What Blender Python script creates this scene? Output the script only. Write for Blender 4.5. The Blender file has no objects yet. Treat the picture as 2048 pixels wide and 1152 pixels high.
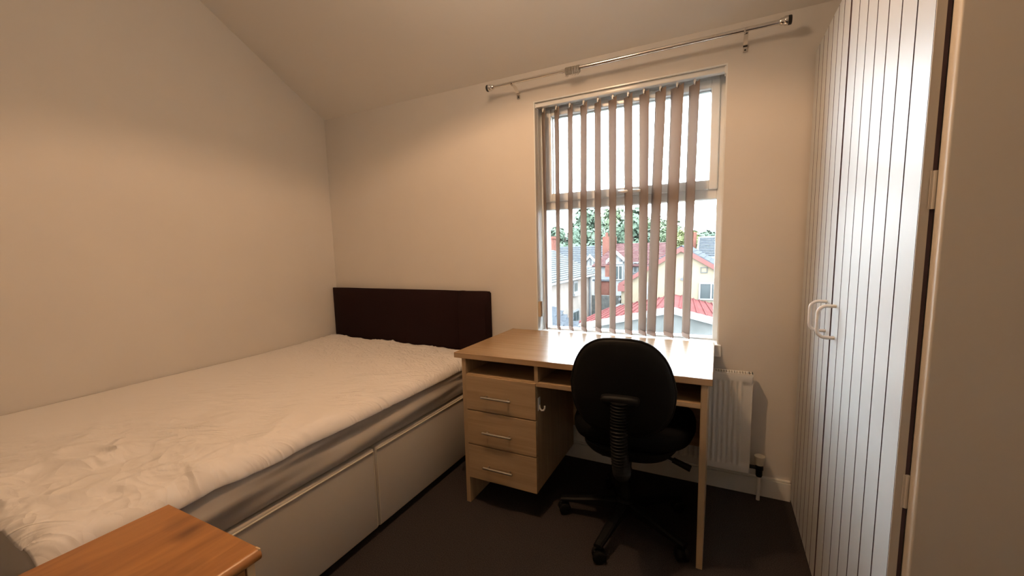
import bpy, bmesh, math, random
import numpy as np
from mathutils import Vector, Matrix, noise
random.seed(7)
SC = bpy.context.scene
COL = SC.collection

# ------------------------------------------------------------------ camera
CAM_F, CAM_C = 827.32, Vector((2.611, -2.2236, 1.2108))
YAW, PIT, ROL, PPX, PPY = -0.4674, -0.1162, -0.0252, -3.39, 20.49
FWD = Vector((math.sin(YAW)*math.cos(PIT), math.cos(YAW)*math.cos(PIT), math.sin(PIT)))
_r = Vector((math.cos(YAW), -math.sin(YAW), 0)); _u = _r.cross(FWD)
RGT = _r*math.cos(ROL) + _u*math.sin(ROL)
UPV = -_r*math.sin(ROL) + _u*math.cos(ROL)
cd = bpy.data.cameras.new('camera'); cam = bpy.data.objects.new('camera', cd); COL.objects.link(cam)
cd.sensor_width = 36; cd.lens = CAM_F/2048*36
cd.shift_x = -PPX/2048; cd.shift_y = PPY/2048; cd.clip_start = 0.02; cd.clip_end = 500
m = Matrix.Identity(4)
for i in range(3):
    m[i][0], m[i][1], m[i][2], m[i][3] = RGT[i], UPV[i], -FWD[i], CAM_C[i]
cam.matrix_world = m
SC.camera = cam

# ------------------------------------------------------------------ sky and exposure
SKY = 24.0
w = bpy.data.worlds.new('overcast_sky'); SC.world = w; w.use_nodes = True
bg = w.node_tree.nodes['Background']; bg.inputs[0].default_value = (0.87, 0.96, 1.06, 1); bg.inputs[1].default_value = SKY
SC.view_settings.view_transform = 'Standard'; SC.view_settings.look = 'None'
SC.view_settings.gamma = 1; SC.view_settings.exposure = 0.0; SC.view_settings.use_curve_mapping = False
LAMP_W = 42.0            # the pendant bulb (its builder is below)
LAMP_COL = (1.0, 0.61, 0.34)
SHADE_GLOW = 25.0
GLOW_COL = (1.0, 0.75, 0.52)

# ------------------------------------------------------------------ helpers
def ray(px, py):
    return FWD + RGT*((px-1024-PPX)/CAM_F) - UPV*((py-576-PPY)/CAM_F)
def on(px, py, ax, val):                       # point of a pixel's ray on a plane x / y / z = val
    d = ray(px, py); i = 'xyz'.index(ax)
    return CAM_C + d*((val-CAM_C[i])/d[i])

MATS = {}
def mat(name, col, rough=0.6, spec=0.4, metal=0.0, col2=None, scale=(8, 8, 8), detail=4, lo=0.35, hi=0.65,
        bump=0.0, bscale=200, bdist=0.002, sheen=0.0, emit=None, translucent=0.0, bstretch=None):
    if name in MATS: return MATS[name]
    M = bpy.data.materials.new(name); M.use_nodes = True
    nt = M.node_tree; N = nt.nodes; L = nt.links
    b = N['Principled BSDF']
    b.inputs['Base Color'].default_value = (*col, 1); b.inputs['Roughness'].default_value = rough
    b.inputs['Specular IOR Level'].default_value = spec; b.inputs['Metallic'].default_value = metal
    if sheen: b.inputs['Sheen Weight'].default_value = sheen
    if emit:
        b.inputs['Emission Color'].default_value = (*emit[0], 1); b.inputs['Emission Strength'].default_value = emit[1]
    tc = N.new('ShaderNodeTexCoord')
    if col2:
        mp = N.new('ShaderNodeMapping'); mp.inputs['Scale'].default_value = scale
        L.new(tc.outputs['Object'], mp.inputs[0])
        n = N.new('ShaderNodeTexNoise'); n.inputs['Scale'].default_value = 1; n.inputs['Detail'].default_value = detail
        L.new(mp.outputs[0], n.inputs['Vector'])
        r = N.new('ShaderNodeValToRGB')
        r.color_ramp.elements[0].position = lo; r.color_ramp.elements[1].position = hi
        r.color_ramp.elements[0].color = (*col, 1); r.color_ramp.elements[1].color = (*col2, 1)
        L.new(n.outputs['Fac'], r.inputs[0]); L.new(r.outputs[0], b.inputs['Base Color'])
    if bump:
        n2 = N.new('ShaderNodeTexNoise'); n2.inputs['Scale'].default_value = bscale; n2.inputs['Detail'].default_value = 3
        if bstretch:
            mp2 = N.new('ShaderNodeMapping'); mp2.inputs['Scale'].default_value = bstretch
            L.new(tc.outputs['Object'], mp2.inputs[0]); L.new(mp2.outputs[0], n2.inputs['Vector'])
        else:
            L.new(tc.outputs['Object'], n2.inputs['Vector'])
        bp = N.new('ShaderNodeBump'); bp.inputs['Strength'].default_value = bump; bp.inputs['Distance'].default_value = bdist
        L.new(n2.outputs['Fac'], bp.inputs['Height']); L.new(bp.outputs[0], b.inputs['Normal'])
    if translucent:
        t = N.new('ShaderNodeBsdfTranslucent'); t.inputs[0].default_value = (*col, 1)
        mx = N.new('ShaderNodeMixShader'); mx.inputs[0].default_value = translucent
        out = N['Material Output']
        L.new(b.outputs[0], mx.inputs[1]); L.new(t.outputs[0], mx.inputs[2]); L.new(mx.outputs[0], out.inputs[0])
    MATS[name] = M
    return M

def glass_mat():
    M = bpy.data.materials.new('window_glass'); M.use_nodes = True
    nt = M.node_tree; N = nt.nodes; L = nt.links
    N.remove(N['Principled BSDF'])
    t = N.new('ShaderNodeBsdfTransparent'); t.inputs[0].default_value = (0.95, 0.98, 0.97, 1)
    g = N.new('ShaderNodeBsdfGlossy'); g.inputs['Roughness'].default_value = 0.02
    mx = N.new('ShaderNodeMixShader'); fr = N.new('ShaderNodeFresnel'); fr.inputs[0].default_value = 1.25
    L.new(fr.outputs[0], mx.inputs[0]); L.new(t.outputs[0], mx.inputs[1]); L.new(g.outputs[0], mx.inputs[2])
    L.new(mx.outputs[0], N['Material Output'].inputs[0])
    return M

def wood_mat(name, c1, c2, scale, rough, bump=0.15, knots=False, ripple=0.0, spec=0.5):
    M = bpy.data.materials.new(name); M.use_nodes = True
    nt = M.node_tree; N = nt.nodes; L = nt.links; b = N['Principled BSDF']
    b.inputs['Roughness'].default_value = rough; b.inputs['Specular IOR Level'].default_value = spec
    tc = N.new('ShaderNodeTexCoord'); mp = N.new('ShaderNodeMapping'); mp.inputs['Scale'].default_value = scale
    L.new(tc.outputs['Object'], mp.inputs[0])
    n = N.new('ShaderNodeTexNoise'); n.inputs['Scale'].default_value = 1; n.inputs['Detail'].default_value = 6
    n.inputs['Distortion'].default_value = 0.6
    L.new(mp.outputs[0], n.inputs['Vector'])
    r = N.new('ShaderNodeValToRGB'); r.color_ramp.elements[0].position = .3; r.color_ramp.elements[1].position = .7
    r.color_ramp.elements[0].color = (*c1, 1); r.color_ramp.elements[1].color = (*c2, 1)
    L.new(n.outputs['Fac'], r.inputs[0])
    colout = r.outputs[0]
    if knots:
        v = N.new('ShaderNodeTexVoronoi'); v.inputs['Scale'].default_value = 1.0
        mk = N.new('ShaderNodeMapping'); mk.inputs['Scale'].default_value = (9, 6, 1); mk.inputs['Location'].default_value = (0.35, 0.2, 0)
        nd = N.new('ShaderNodeTexNoise'); nd.inputs['Scale'].default_value = 10
        ad = N.new('ShaderNodeMixRGB'); ad.blend_type = 'ADD'; ad.inputs[0].default_value = .05
        L.new(tc.outputs['Object'], ad.inputs[1]); L.new(tc.outputs['Object'], nd.inputs['Vector']); L.new(nd.outputs['Color'], ad.inputs[2])
        L.new(ad.outputs[0], mk.inputs[0]); L.new(mk.outputs[0], v.inputs['Vector'])
        kr = N.new('ShaderNodeValToRGB'); kr.color_ramp.elements[0].position = .04; kr.color_ramp.elements[1].position = .34
        kr.color_ramp.elements[0].color = (.30, .25, .24, 1); kr.color_ramp.elements[1].color = (1, 1, 1, 1)
        L.new(v.outputs['Distance'], kr.inputs[0])
        mu = N.new('ShaderNodeMixRGB'); mu.blend_type = 'MULTIPLY'; mu.inputs[0].default_value = 1
        L.new(colout, mu.inputs[1]); L.new(kr.outputs[0], mu.inputs[2]); colout = mu.outputs[0]
    L.new(colout, b.inputs['Base Color'])
    bp = N.new('ShaderNodeBump'); bp.inputs['Strength'].default_value = bump; bp.inputs['Distance'].default_value = .001
    L.new(n.outputs['Fac'], bp.inputs['Height'])
    nrm = bp.outputs[0]
    if ripple:
        n3 = N.new('ShaderNodeTexNoise'); n3.inputs['Scale'].default_value = 1
        m3 = N.new('ShaderNodeMapping'); m3.inputs['Scale'].default_value = (30, 75, 1)
        L.new(tc.outputs['Object'], m3.inputs[0]); L.new(m3.outputs[0], n3.inputs['Vector'])
        b3 = N.new('ShaderNodeBump'); b3.inputs['Strength'].default_value = ripple; b3.inputs['Distance'].default_value = .0012
        L.new(n3.outputs['Fac'], b3.inputs['Height']); L.new(nrm, b3.inputs['Normal']); nrm = b3.outputs[0]
    L.new(nrm, b.inputs['Normal'])
    MATS[name] = M
    return M

ORG = {}
def obj(name, bm, M, parent=None, smooth=None, label=None):
    """link a bmesh as ONE mesh object; smooth = auto-smooth angle in degrees"""
    me = bpy.data.meshes.new(name)
    o0 = ORG.get(parent.name, Vector((0, 0, 0))) if parent else Vector((0, 0, 0))
    bmesh.ops.recalc_face_normals(bm, faces=bm.faces)
    if parent: bmesh.ops.translate(bm, verts=bm.verts, vec=-o0)
    bm.to_mesh(me); bm.free()
    if smooth:
        me.polygons.foreach_set('use_smooth', [True]*len(me.polygons)); me.set_sharp_from_angle(angle=math.radians(smooth))
    o = bpy.data.objects.new(name, me); COL.objects.link(o)
    if M: me.materials.append(M)
    if parent: o.parent = parent; ORG[o.name] = o0
    if label: o['label'] = label
    return o
def thing(name, loc, label, cat, group=None):
    o = bpy.data.objects.new(name, None); COL.objects.link(o); o.location = loc; ORG[o.name] = Vector(loc)
    o.empty_display_size = .1
    return tag(o, label, cat, group)
def tag(o, label, cat, group=None):
    o['label'] = label; o['category'] = cat
    if group: o['group'] = group
    return o
def struct(o, label=None):
    o['kind'] = 'structure'
    if label: o['label'] = label
    return o
def B(): return bmesh.new()
def box(bm, x0, x1, y0, y1, z0, z1, bev=0.0, seg=2):
    t = bmesh.new()
    vs = [t.verts.new((x, y, z)) for x in (x0, x1) for y in (y0, y1) for z in (z0, z1)]
    for f in ((0, 1, 3, 2), (4, 6, 7, 5), (0, 4, 5, 1), (2, 3, 7, 6), (0, 2, 6, 4), (1, 5, 7, 3)):
        t.faces.new([vs[i] for i in f])
    if bev: bmesh.ops.bevel(t, geom=t.edges[:], offset=bev, segments=seg, profile=.5, affect='EDGES')
    merge(bm, t); return bm
def merge(bm, t, mx=None):
    if mx is not None: bmesh.ops.transform(t, matrix=mx, verts=t.verts)
    mp = {}
    for v in t.verts: mp[v] = bm.verts.new(v.co)
    for f in t.faces:
        try: bm.faces.new([mp[v] for v in f.verts])
        except ValueError: pass
    t.free()
def bx(*a, **k): return box(bmesh.new(), *a, **k)
def tube(bm, pts, r, n=10, closed=False, caps=True):
    pts = [Vector(p) for p in pts]; rings = []; K = len(pts)
    rr = r if isinstance(r, (list, tuple)) else [r]*K
    prev = None
    for i, p in enumerate(pts):
        a = pts[(i-1) % K] if (closed or i > 0) else p; b = pts[(i+1) % K] if (closed or i < K-1) else p
        t = (b-a).normalized()
        if prev is None:
            up = Vector((0, 0, 1)) if abs(t.z) < .9 else Vector((1, 0, 0))
            s = t.cross(up).normalized()
        else:
            s = (prev - t*prev.dot(t)).normalized()
        prev = s; q = t.cross(s)
        rings.append([bm.verts.new(p + (s*math.cos(2*math.pi*k/n) + q*math.sin(2*math.pi*k/n))*rr[i]) for k in range(n)])
    for i in range(K if closed else K-1):
        A, C = rings[i], rings[(i+1) % K]
        for k in range(n): bm.faces.new((A[k], A[(k+1) % n], C[(k+1) % n], C[k]))
    if caps and not closed:
        bm.faces.new(rings[0][::-1]); bm.faces.new(rings[-1])
    return bm
def lathe(bm, prof, c, axis='z', n=24):
    """prof: list of (radius, height along axis)"""
    rings = []
    for r, h in prof:
        ring = []
        for k in range(n):
            a = 2*math.pi*k/n; u, v = r*math.cos(a), r*math.sin(a)
            p = {'z': (u, v, h), 'x': (h, u, v), 'y': (u, h, v)}[axis]
            ring.append(bm.verts.new((c[0]+p[0], c[1]+p[1], c[2]+p[2])))
        rings.append(ring)
    for A, C in zip(rings, rings[1:]):
        for k in range(n): bm.faces.new((A[k], A[(k+1) % n], C[(k+1) % n], C[k]))
    bm.faces.new(rings[0][::-1]); bm.faces.new(rings[-1])
    return bm
def prism(bm, poly, vec):
    """solid from a polygon swept along vec"""
    a = [bm.verts.new(p) for p in poly]; b = [bm.verts.new(Vector(p)+Vector(vec)) for p in poly]
    bm.faces.new(a); bm.faces.new(b[::-1]); n = len(a)
    for i in range(n): bm.faces.new((a[i], b[i], b[(i+1) % n], a[(i+1) % n]))
    return bm
def slab(bm, q, th):
    """thick quad/poly: swept along its own normal by -th"""
    q = [Vector(p) for p in q]; n = (q[1]-q[0]).cross(q[2]-q[0]).normalized()
    return prism(bm, q, -n*th)
def arc(c, r, a0, a1, n, f): return [f(c[0]+r*math.cos(a0+(a1-a0)*i/n), c[1]+r*math.sin(a0+(a1-a0)*i/n)) for i in range(n+1)]

# ------------------------------------------------------------------ materials
paint = mat('wall_paint', (.66, .625, .585), .75, .25, col2=(.68, .645, .60), scale=(3, 3, 3), bump=.12, bscale=260, bdist=.001)
ceil_paint = mat('ceiling_paint', (.79, .76, .72), .8, .2, bump=.1, bscale=240, bdist=.001)
carpet = mat('carpet', (.030, .026, .026), .95, .1, col2=(.075, .062, .058), scale=(260, 260, 260), detail=2, lo=.3, hi=.75, bump=.9, bscale=420, bdist=.006)
gloss_white = mat('white_gloss_paint', (.78, .77, .74), .35, .45)
upvc = mat('white_upvc', (.80, .82, .82), .25, .5)
white_board = mat('white_wardrobe_board', (.50, .505, .505), .42, .4, bump=.06, bscale=90, bdist=.001)
groove = mat('purple_brown_groove_paint', (.10, .065, .075), .7, .2)
white_plastic = mat('white_plastic', (.78, .78, .77), .3, .5)
oak_top = wood_mat('oak_laminate_top', (.345, .225, .122), (.405, .272, .152), (2.2, 55, 40), .27, .12, ripple=.55)
oak = wood_mat('oak_laminate', (.34, .235, .13), (.44, .315, .185), (2.5, 40, 50), .42, .12)
oak_v = wood_mat('oak_laminate_upright', (.33, .23, .13), (.43, .305, .18), (40, 40, 2.5), .42, .12)
pine = wood_mat('orange_pine', (.26, .10, .026), (.43, .19, .055), (28, 4, 28), .34, .15, knots=True)
pine_pale = mat('worn_pine_edge', (.60, .44, .26), .5, .4)
sheet = mat('white_sheet', (.80, .77, .74), .85, .15, sheen=.1, bump=.15, bscale=500, bdist=.0006)
def sheet_wrinkles(M):
    nt = M.node_tree; N = nt.nodes; L = nt.links; b = N['Principled BSDF']
    tc = N.new('ShaderNodeTexCoord')
    def mth(op, a, v=None, clamp=False):
        n = N.new('ShaderNodeMath'); n.operation = op; n.use_clamp = clamp; L.new(a, n.inputs[0])
        if v is not None:
            if isinstance(v, (int, float)): n.inputs[1].default_value = v
            else: L.new(v, n.inputs[1])
        return n.outputs[0]
    def nz(rot, sc, det=1.0, dist=0.0, loc=(0, 0, 0)):
        r_ = N.new('ShaderNodeMapping'); r_.inputs['Rotation'].default_value = (0, 0, rot); L.new(tc.outputs['Object'], r_.inputs[0])
        m_ = N.new('ShaderNodeMapping'); m_.inputs['Scale'].default_value = sc; m_.inputs['Location'].default_value = loc; L.new(r_.outputs[0], m_.inputs[0])
        t_ = N.new('ShaderNodeTexNoise'); t_.inputs['Scale'].default_value = 1; t_.inputs['Detail'].default_value = det; t_.inputs['Distortion'].default_value = dist
        L.new(m_.outputs[0], t_.inputs['Vector']); return t_.outputs['Fac']
    def ridge_(o, k): return mth('ADD', mth('MULTIPLY', mth('ABSOLUTE', mth('SUBTRACT', o, .5)), -k), 1.0, True)
    sx = N.new('ShaderNodeSeparateXYZ'); L.new(tc.outputs['Object'], sx.inputs[0])
    def ramp(o, a, c):
        n = N.new('ShaderNodeMapRange'); n.inputs[1].default_value = a; n.inputs[2].default_value = c; L.new(o, n.inputs[0]); return n.outputs[0]
    streak = mth('MULTIPLY', ridge_(nz(-.65, (4.5, 34, 1)), 9), ramp(nz(0, (5, 4, 1), loc=(3, 1, 0)), .46, .60))
    streak = mth('MULTIPLY', streak, ramp(sx.outputs[0], .15, .75))
    crump = mth('ADD', ridge_(nz(.3, (6.5, 7.5, 1), 1.5, .8), 7), mth('MULTIPLY', ridge_(nz(.9, (15, 12, 1), 1, .6, (2, 5, 0)), 6), .45))
    crump = mth('MULTIPLY', mth('MULTIPLY', crump, ramp(sx.outputs[1], -1.15, -1.65)), ramp(sx.outputs[0], .45, .95))
    head = mth('MULTIPLY', ridge_(nz(.5, (11, 26, 1), 1, 1.0, (7, 2, 0)), 6), ramp(sx.outputs[1], -.85, -.35))
    h = mth('ADD', mth('ADD', mth('MULTIPLY', streak, .7), mth('MULTIPLY', crump, 1.3)), mth('MULTIPLY', head, .8))
    bp = N.new('ShaderNodeBump'); bp.inputs['Strength'].default_value = .8; bp.inputs['Distance'].default_value = .006
    L.new(h, bp.inputs['Height']); L.new(bp.outputs[0], b.inputs['Normal'])
sheet_wrinkles(sheet)
satin = mat('grey_satin', (.46, .42, .37), .42, .45, sheen=.25, bump=.1, bscale=300, bdist=.001)
divan = mat('beige_divan_fabric', (.47, .43, .37), .8, .2, sheen=.15, bump=.25, bscale=650, bdist=.001)
piping = mat('cream_piping', (.58, .54, .44), .7, .2)
brown_fab = mat('dark_brown_fabric', (.014, .0035, .004), .85, .2, bump=.3, bscale=600, bdist=.001)
black_fab = mat('black_fabric', (.0035, .0035, .0035), .9, .1, bump=.3, bscale=700, bdist=.001)
black_pl = mat('black_plastic', (.0045, .0045, .0045), .55, .2)
chrome = mat('chrome', (.72, .70, .68), .12, .5, metal=1)
steel = mat('brushed_steel', (.66, .63, .58), .3, .5, metal=1)
dark_metal = mat('dark_end_cap', (.02, .02, .02), .4, .5)
slat_fab = mat('brown_blind_fabric', (.41, .335, .29), .8, .2, translucent=.44, bump=.15, bscale=500, bdist=.0006)
rad_paint = mat('radiator_enamel', (.74, .74, .72), .35, .45)
cream_pl = mat('cream_plastic', (.70, .66, .55), .4, .4)
door_paint = mat('cream_door_paint', (.60, .56, .50), .45, .4, bump=.05, bscale=120, bdist=.001)
beige_pl = mat('beige_plastic', (.52, .42, .30), .5, .4)
glass = glass_mat()

# ------------------------------------------------------------------ the room
XR, YF = 3.56, -3.3              # right wall and the wall behind the viewer
HC, SL, YK = 2.187, .567, -1.35  # eaves height, ceiling slope, where the slope ends
ZK = HC - SL*YK
WX0, WX1, WZ0, WZ1 = 1.662, 2.622, .69, 2.027     # window opening
WT = .24                                          # wall thickness
struct(obj('floor', bx(-.12, XR+.12, YF-.12, WT, -.12, 0), carpet), 'dark charcoal brown carpet')
b = B()
for a in ((-.12, WX0, 0, HC+.3), (WX1, XR+.12, 0, HC+.3), (WX0, WX1, 0, WZ0), (WX0, WX1, WZ1, HC+.3)):
    box(b, a[0], a[1], 0, WT, a[2], a[3])
bmesh.ops.remove_doubles(b, verts=b.verts, dist=1e-5)
struct(obj('wall_back', b, paint), 'magnolia painted window wall')
struct(obj('wall_left', bx(-.12, 0, YF, 0, 0, ZK+.1), paint), 'magnolia painted wall beside the bed')
struct(obj('wall_right', bx(XR, XR+.12, YF, 0, 0, ZK+.1), paint))
struct(obj('wall_front', bx(-.12, XR+.12, YF-.12, YF, 0, ZK+.1), paint))
b = B()
prism(b, [(-.12, 0, HC), (-.12, YK, ZK), (-.12, YF, ZK), (-.12, YF, ZK+.12), (-.12, YK-.03, ZK+.12), (-.12, 0, HC+.13)], (XR+.24, 0, 0))
struct(obj('ceiling', b, ceil_paint), 'sloping painted ceiling')
b = box(B(), 1.30, 2.945, -.019, 0, 0, .085)
box(b, 1.30, 2.945, -.014, 0, .085, .097, .004)
struct(obj('baseboard_back', b, gloss_white), 'white painted skirting board')

# ------------------------------------------------------------------ window
FY0, FY1 = .095, .165
win = thing('window_1', (2.14, FY0, WZ0), 'white window with opening top light over a large fixed pane', 'window'); del win['category']; struct(win)
def frame(bm, x0, x1, z0, z1, w, y0, y1, bev=.004):
    wl, wr, wb, wt = w
    box(bm, x0, x0+wl, y0, y1, z0, z1, bev); box(bm, x1-wr, x1, y0, y1, z0, z1, bev)
    box(bm, x0+wl, x1-wr, y0, y1, z0, z0+wb, bev); box(bm, x0+wl, x1-wr, y0, y1, z1-wt, z1, bev)
    return bm
TR0, TR1 = 1.437, 1.500
b = frame(B(), WX0, WX1, WZ0, WZ1, (.032, .03, .046, .034), FY0, FY1)
box(b, WX0+.032, WX1-.03, FY0, FY1, TR0, TR1-.012, .004)
obj('window_frame', b, upvc, win)
s = obj('opening_sash', frame(B(), WX0+.03, WX1-.028, TR1-.018, WZ1-.030, (.042, .038, .047, .040), FY0-.014, FY1-.01, .006), upvc, win)
obj('gasket', frame(B(), WX0+.071, WX1-.065, TR1+.028, WZ1-.069, (.004,)*4, FY0+.012, FY0+.03, 0), mat('grey_gasket', (.35, .36, .36), .6, .3), s)
b = box(B(), 2.10, 2.145, FY0-.028, FY0-.013, TR1-.008, TR1+.016, .004); tube(b, [(2.12, FY0-.034, TR1+.004), (2.19, FY0-.036, TR1+.004), (2.235, FY0-.034, TR1+.002)], .008, 8)
obj('window_handle', b, white_plastic, win, 40)
obj('glass_pane', bx(WX0+.07, WX1-.064, FY0+.03, FY0+.036, TR1+.027, WZ1-.068), glass, win)
obj('glass_pane', bx(WX0+.03, WX1-.028, FY0+.03, FY0+.036, WZ0+.044, TR0+.002), glass, win)
b = B()   # glossy white reveal lining
box(b, WX0-.001, WX0+.006, .001, FY0, WZ0, WZ1); box(b, WX1-.006, WX1+.001, .001, FY0, WZ0, WZ1)
box(b, WX0+.006, WX1-.006, .001, FY0, WZ1-.006, WZ1+.001)
obj('reveal_lining', b, upvc, win)
b = box(B(), WX0-.02, WX1+.012, -.0195, -.0005, .668, .727, .005); box(b, WX0+.001, WX1-.001, -.005, FY0, WZ0, .727, .002)
obj('window_sill', b, upvc, win)

# ------------------------------------------------------------------ vertical blind
bl = thing('vertical_blind', (2.14, .035, 2.0), 'vertical blind with brown fabric slats half open across the window', 'blind')
obj('headrail', box(box(B(), WX0+.008, WX1-.008, .014, .050, 1.997, 2.021, .003), WX0+.006, WX0+.012, .012, .052, 1.994, 2.02, .001), upvc, bl, 40)
obj('headrail_cap', bx(WX1-.012, WX1-.005, .010, .052, 1.988, 2.022, .001), white_plastic, bl)
xs_bot = [0, 0, -.002, -.004, 0, .001, .010, .006, -.026, -.018, -.014]
xs = [1.707 + .0777*i for i in range(11)]
adeg = [-56, -53, -54, -50, -53, -50, -51, -49, -49, -44, -55]
bdeg = [-62, -58, -56, -53, -53, -56, -53, -55, -52, -52, -62]
ends = []
for i in range(11):
    b = B(); W = .089; nz, nw = 14, 6; g = []
    for j in range(nz+1):
        t = j/nz; z = 1.980 + (.742-1.980)*t
        a = math.radians(adeg[i] + (bdeg[i]-adeg[i])*t); cx = xs[i] + xs_bot[i]*t + .002*math.sin(3*t+i)
        row = []
        for k in range(nw+1):
            u = k/nw*2-1; c = .006*(1-u*u)
            zz = z
            if j == 0: zz = z + (.010 if abs(u) < .2 else 0)      # tab up to the hanger
            row.append(b.verts.new((cx + math.cos(a)*u*W/2 - math.sin(a)*c, .036 + math.sin(a)*u*W/2 + math.cos(a)*c, zz)))
        g.append(row)
    for j in range(nz):
        for k in range(nw): b.faces.new((g[j][k], g[j][k+1], g[j+1][k+1], g[j+1][k]))
    s = obj('slat', b, slat_fab, bl, 60)
    md = s.modifiers.new('thickness', 'SOLIDIFY'); md.thickness = .0008
    h = box(box(B(), xs[i]-.005, xs[i]+.005, .0315, .0405, 1.982, 1.998, .001), xs[i]-.003, xs[i]+.003, .026, .046, 1.972, 1.984, .001)
    obj('hanger', h, white_plastic, s)
    a = math.radians(bdeg[i]); cx = xs[i]+xs_bot[i]; 
    t = bmesh.new(); box(t, -.042, .042, -.0022, .0022, 0, .022, .001)
    wb = B(); merge(wb, t, Matrix.Translation((cx, .037, .742)) @ Matrix.Rotation(a, 4, 'Z'))
    obj('bottom_weight', wb, mat('blind_weight', (.36, .27, .23), .7, .2), s)
    ends.append((cx, a))
for sgn in (-1, 1):
    b = B()
    for i in range(10):
        (c0, a0), (c1, a1) = ends[i], ends[i+1]
        p = Vector((c0+sgn*math.cos(a0)*.041, .037+sgn*math.sin(a0)*.041, .748)); q = Vector((c1+sgn*math.cos(a1)*.041, .037+sgn*math.sin(a1)*.041, .748))
        tube(b, [p + (q-p)*k/6 + Vector((0, 0, -.018*4*(k/6)*(1-k/6)*.6)) for k in range(7)], .0011, 5)
    obj('bottom_chain', b, white_plastic, bl, 60)
b = B()
for dx in (0, .006): tube(b, [(WX0+.012+dx, .022, 1.99), (WX0+.013+dx+.002, .020, 1.4), (WX0+.0125+dx, .021, .90)], .0012, 5)
cordp = obj('control_cord', b, mat('grey_cord', (.45, .47, .5), .5, .3), bl, 60)
obj('cord_weight', bx(WX0+.0062, WX0+.024, .004, .030, .815, .905, .002), beige_pl, bl)

# ------------------------------------------------------------------ curtain pole
PZ, PY = 2.117, -.08
pole = thing('curtain_pole', (2.13, PY, PZ), 'chrome curtain pole on two brackets above the window', 'curtain pole')
obj('outer_tube', tube(B(), [(1.86, PY, PZ), (2.815, PY, PZ)], .0095, 16), chrome, pole, 40)
obj('inner_tube', tube(B(), [(1.45, PY, PZ), (1.88, PY, PZ)], .0078, 16), chrome, pole, 40)
for x, s in ((1.452, -1), (2.812, 1)):
    f = obj('finial', lathe(B(), [(.0105, -.006*s), (.014, 0), (.014, .008*s), (.0175, .012*s), (.0185, .014*s), (.0185, .024*s)], (x, PY, PZ), 'x', 20), chrome, pole, 40)
    obj('finial_cap', lathe(B(), [(.0182, .024*s), (.0182, .034*s), (.0165, .037*s), (.010, .038*s)], (x, PY, PZ), 'x', 20), dark_metal, f, 40)
for x in (1.575, 2.688):
    b = B()
    prof = [(-.080, PZ-.0115), (-.066, PZ-.012), (-.050, PZ-.016), (-.014, PZ-.033), (-.006, PZ-.040), (-.004, PZ-.062), (-.001, PZ-.062), (-.001, PZ-.034), (-.010, PZ-.028), (-.048, PZ-.0105), (-.066, PZ-.0098), (-.080, PZ-.0098)]
    prism(b, [(x-.0085, y, z) for y, z in prof], (.017, 0, 0))
    tube(b, [(x-.006, PY+.013*math.cos(t), PZ+.0125*math.sin(t)) for t in [math.pi*(.95+1.1*k/10) for k in range(11)]], .0032, 6)
    br = obj('bracket', b, chrome, pole, 40)
    obj('screw', lathe(B(), [(.004, -.006), (.003, -.008)], (x, 0, PZ-.052), 'y', 10), dark_metal, br)
ring_me = None
for i in range(13):
    x = 1.882 + i*.0058
    if ring_me is None:
        b = B(); tube(b, [(0, .0165*math.cos(2*math.pi*k/20), .0165*math.sin(2*math.pi*k/20)) for k in range(20)], .0023, 6, closed=True)
        tube(b, [(.0018*math.sin(2*math.pi*k/8), .0035*math.cos(2*math.pi*k/8), -.0218+.0035*math.sin(2*math.pi*k/8)) for k in range(8)], .0009, 5, closed=True)
        r = obj('curtain_ring', b, steel, None, 50); ring_me = r
    else:
        r = ring_me.copy(); COL.objects.link(r)
    r.location = (x, PY, PZ-.0047); r.rotation_euler = (random.uniform(-.5, .5), 0, random.uniform(-.06, .06))
    tag(r, 'small steel curtain ring bunched on the curtain pole', 'curtain ring', 'curtain rings bunched together on the pole')

# ------------------------------------------------------------------ bed
BX, BZ = 1.337, .397
bed = thing('divan_bed', (.67, -1.0, 0), 'beige fabric divan bed base with dark brown headboard', 'bed')
for y0, y1 in ((-1.003, -.082), (-1.965, -1.009)):
    half = obj('divan_half', bx(.012, BX, y0, y1, .038, BZ, .008, 3), divan, bed, 40)
    b = B(); z = BZ-.012
    tube(b, [(BX+.001, y0+.01, z), (BX+.001, y1-.01, z)], .0035, 8); tube(b, [(BX+.001, y0+.006, .05), (BX+.001, y0+.006, z)], .0025, 6); tube(b, [(BX+.001, y1-.006, .05), (BX+.001, y1-.006, z)], .0025, 6)
    obj('piping', b, piping, half, 60)
    for cy in (y0+.05, y1-.05):
        for cx in (BX-.06, .08):
            b = lathe(B(), [(.0185, -.009), (.019, -.007), (.019, .007), (.0185, .009)], (cx, cy, .019), 'x', 16); box(b, cx-.012, cx+.012, cy-.012, cy+.012, .030, .039)
            obj('castor', b, black_pl, half, 40)
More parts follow.
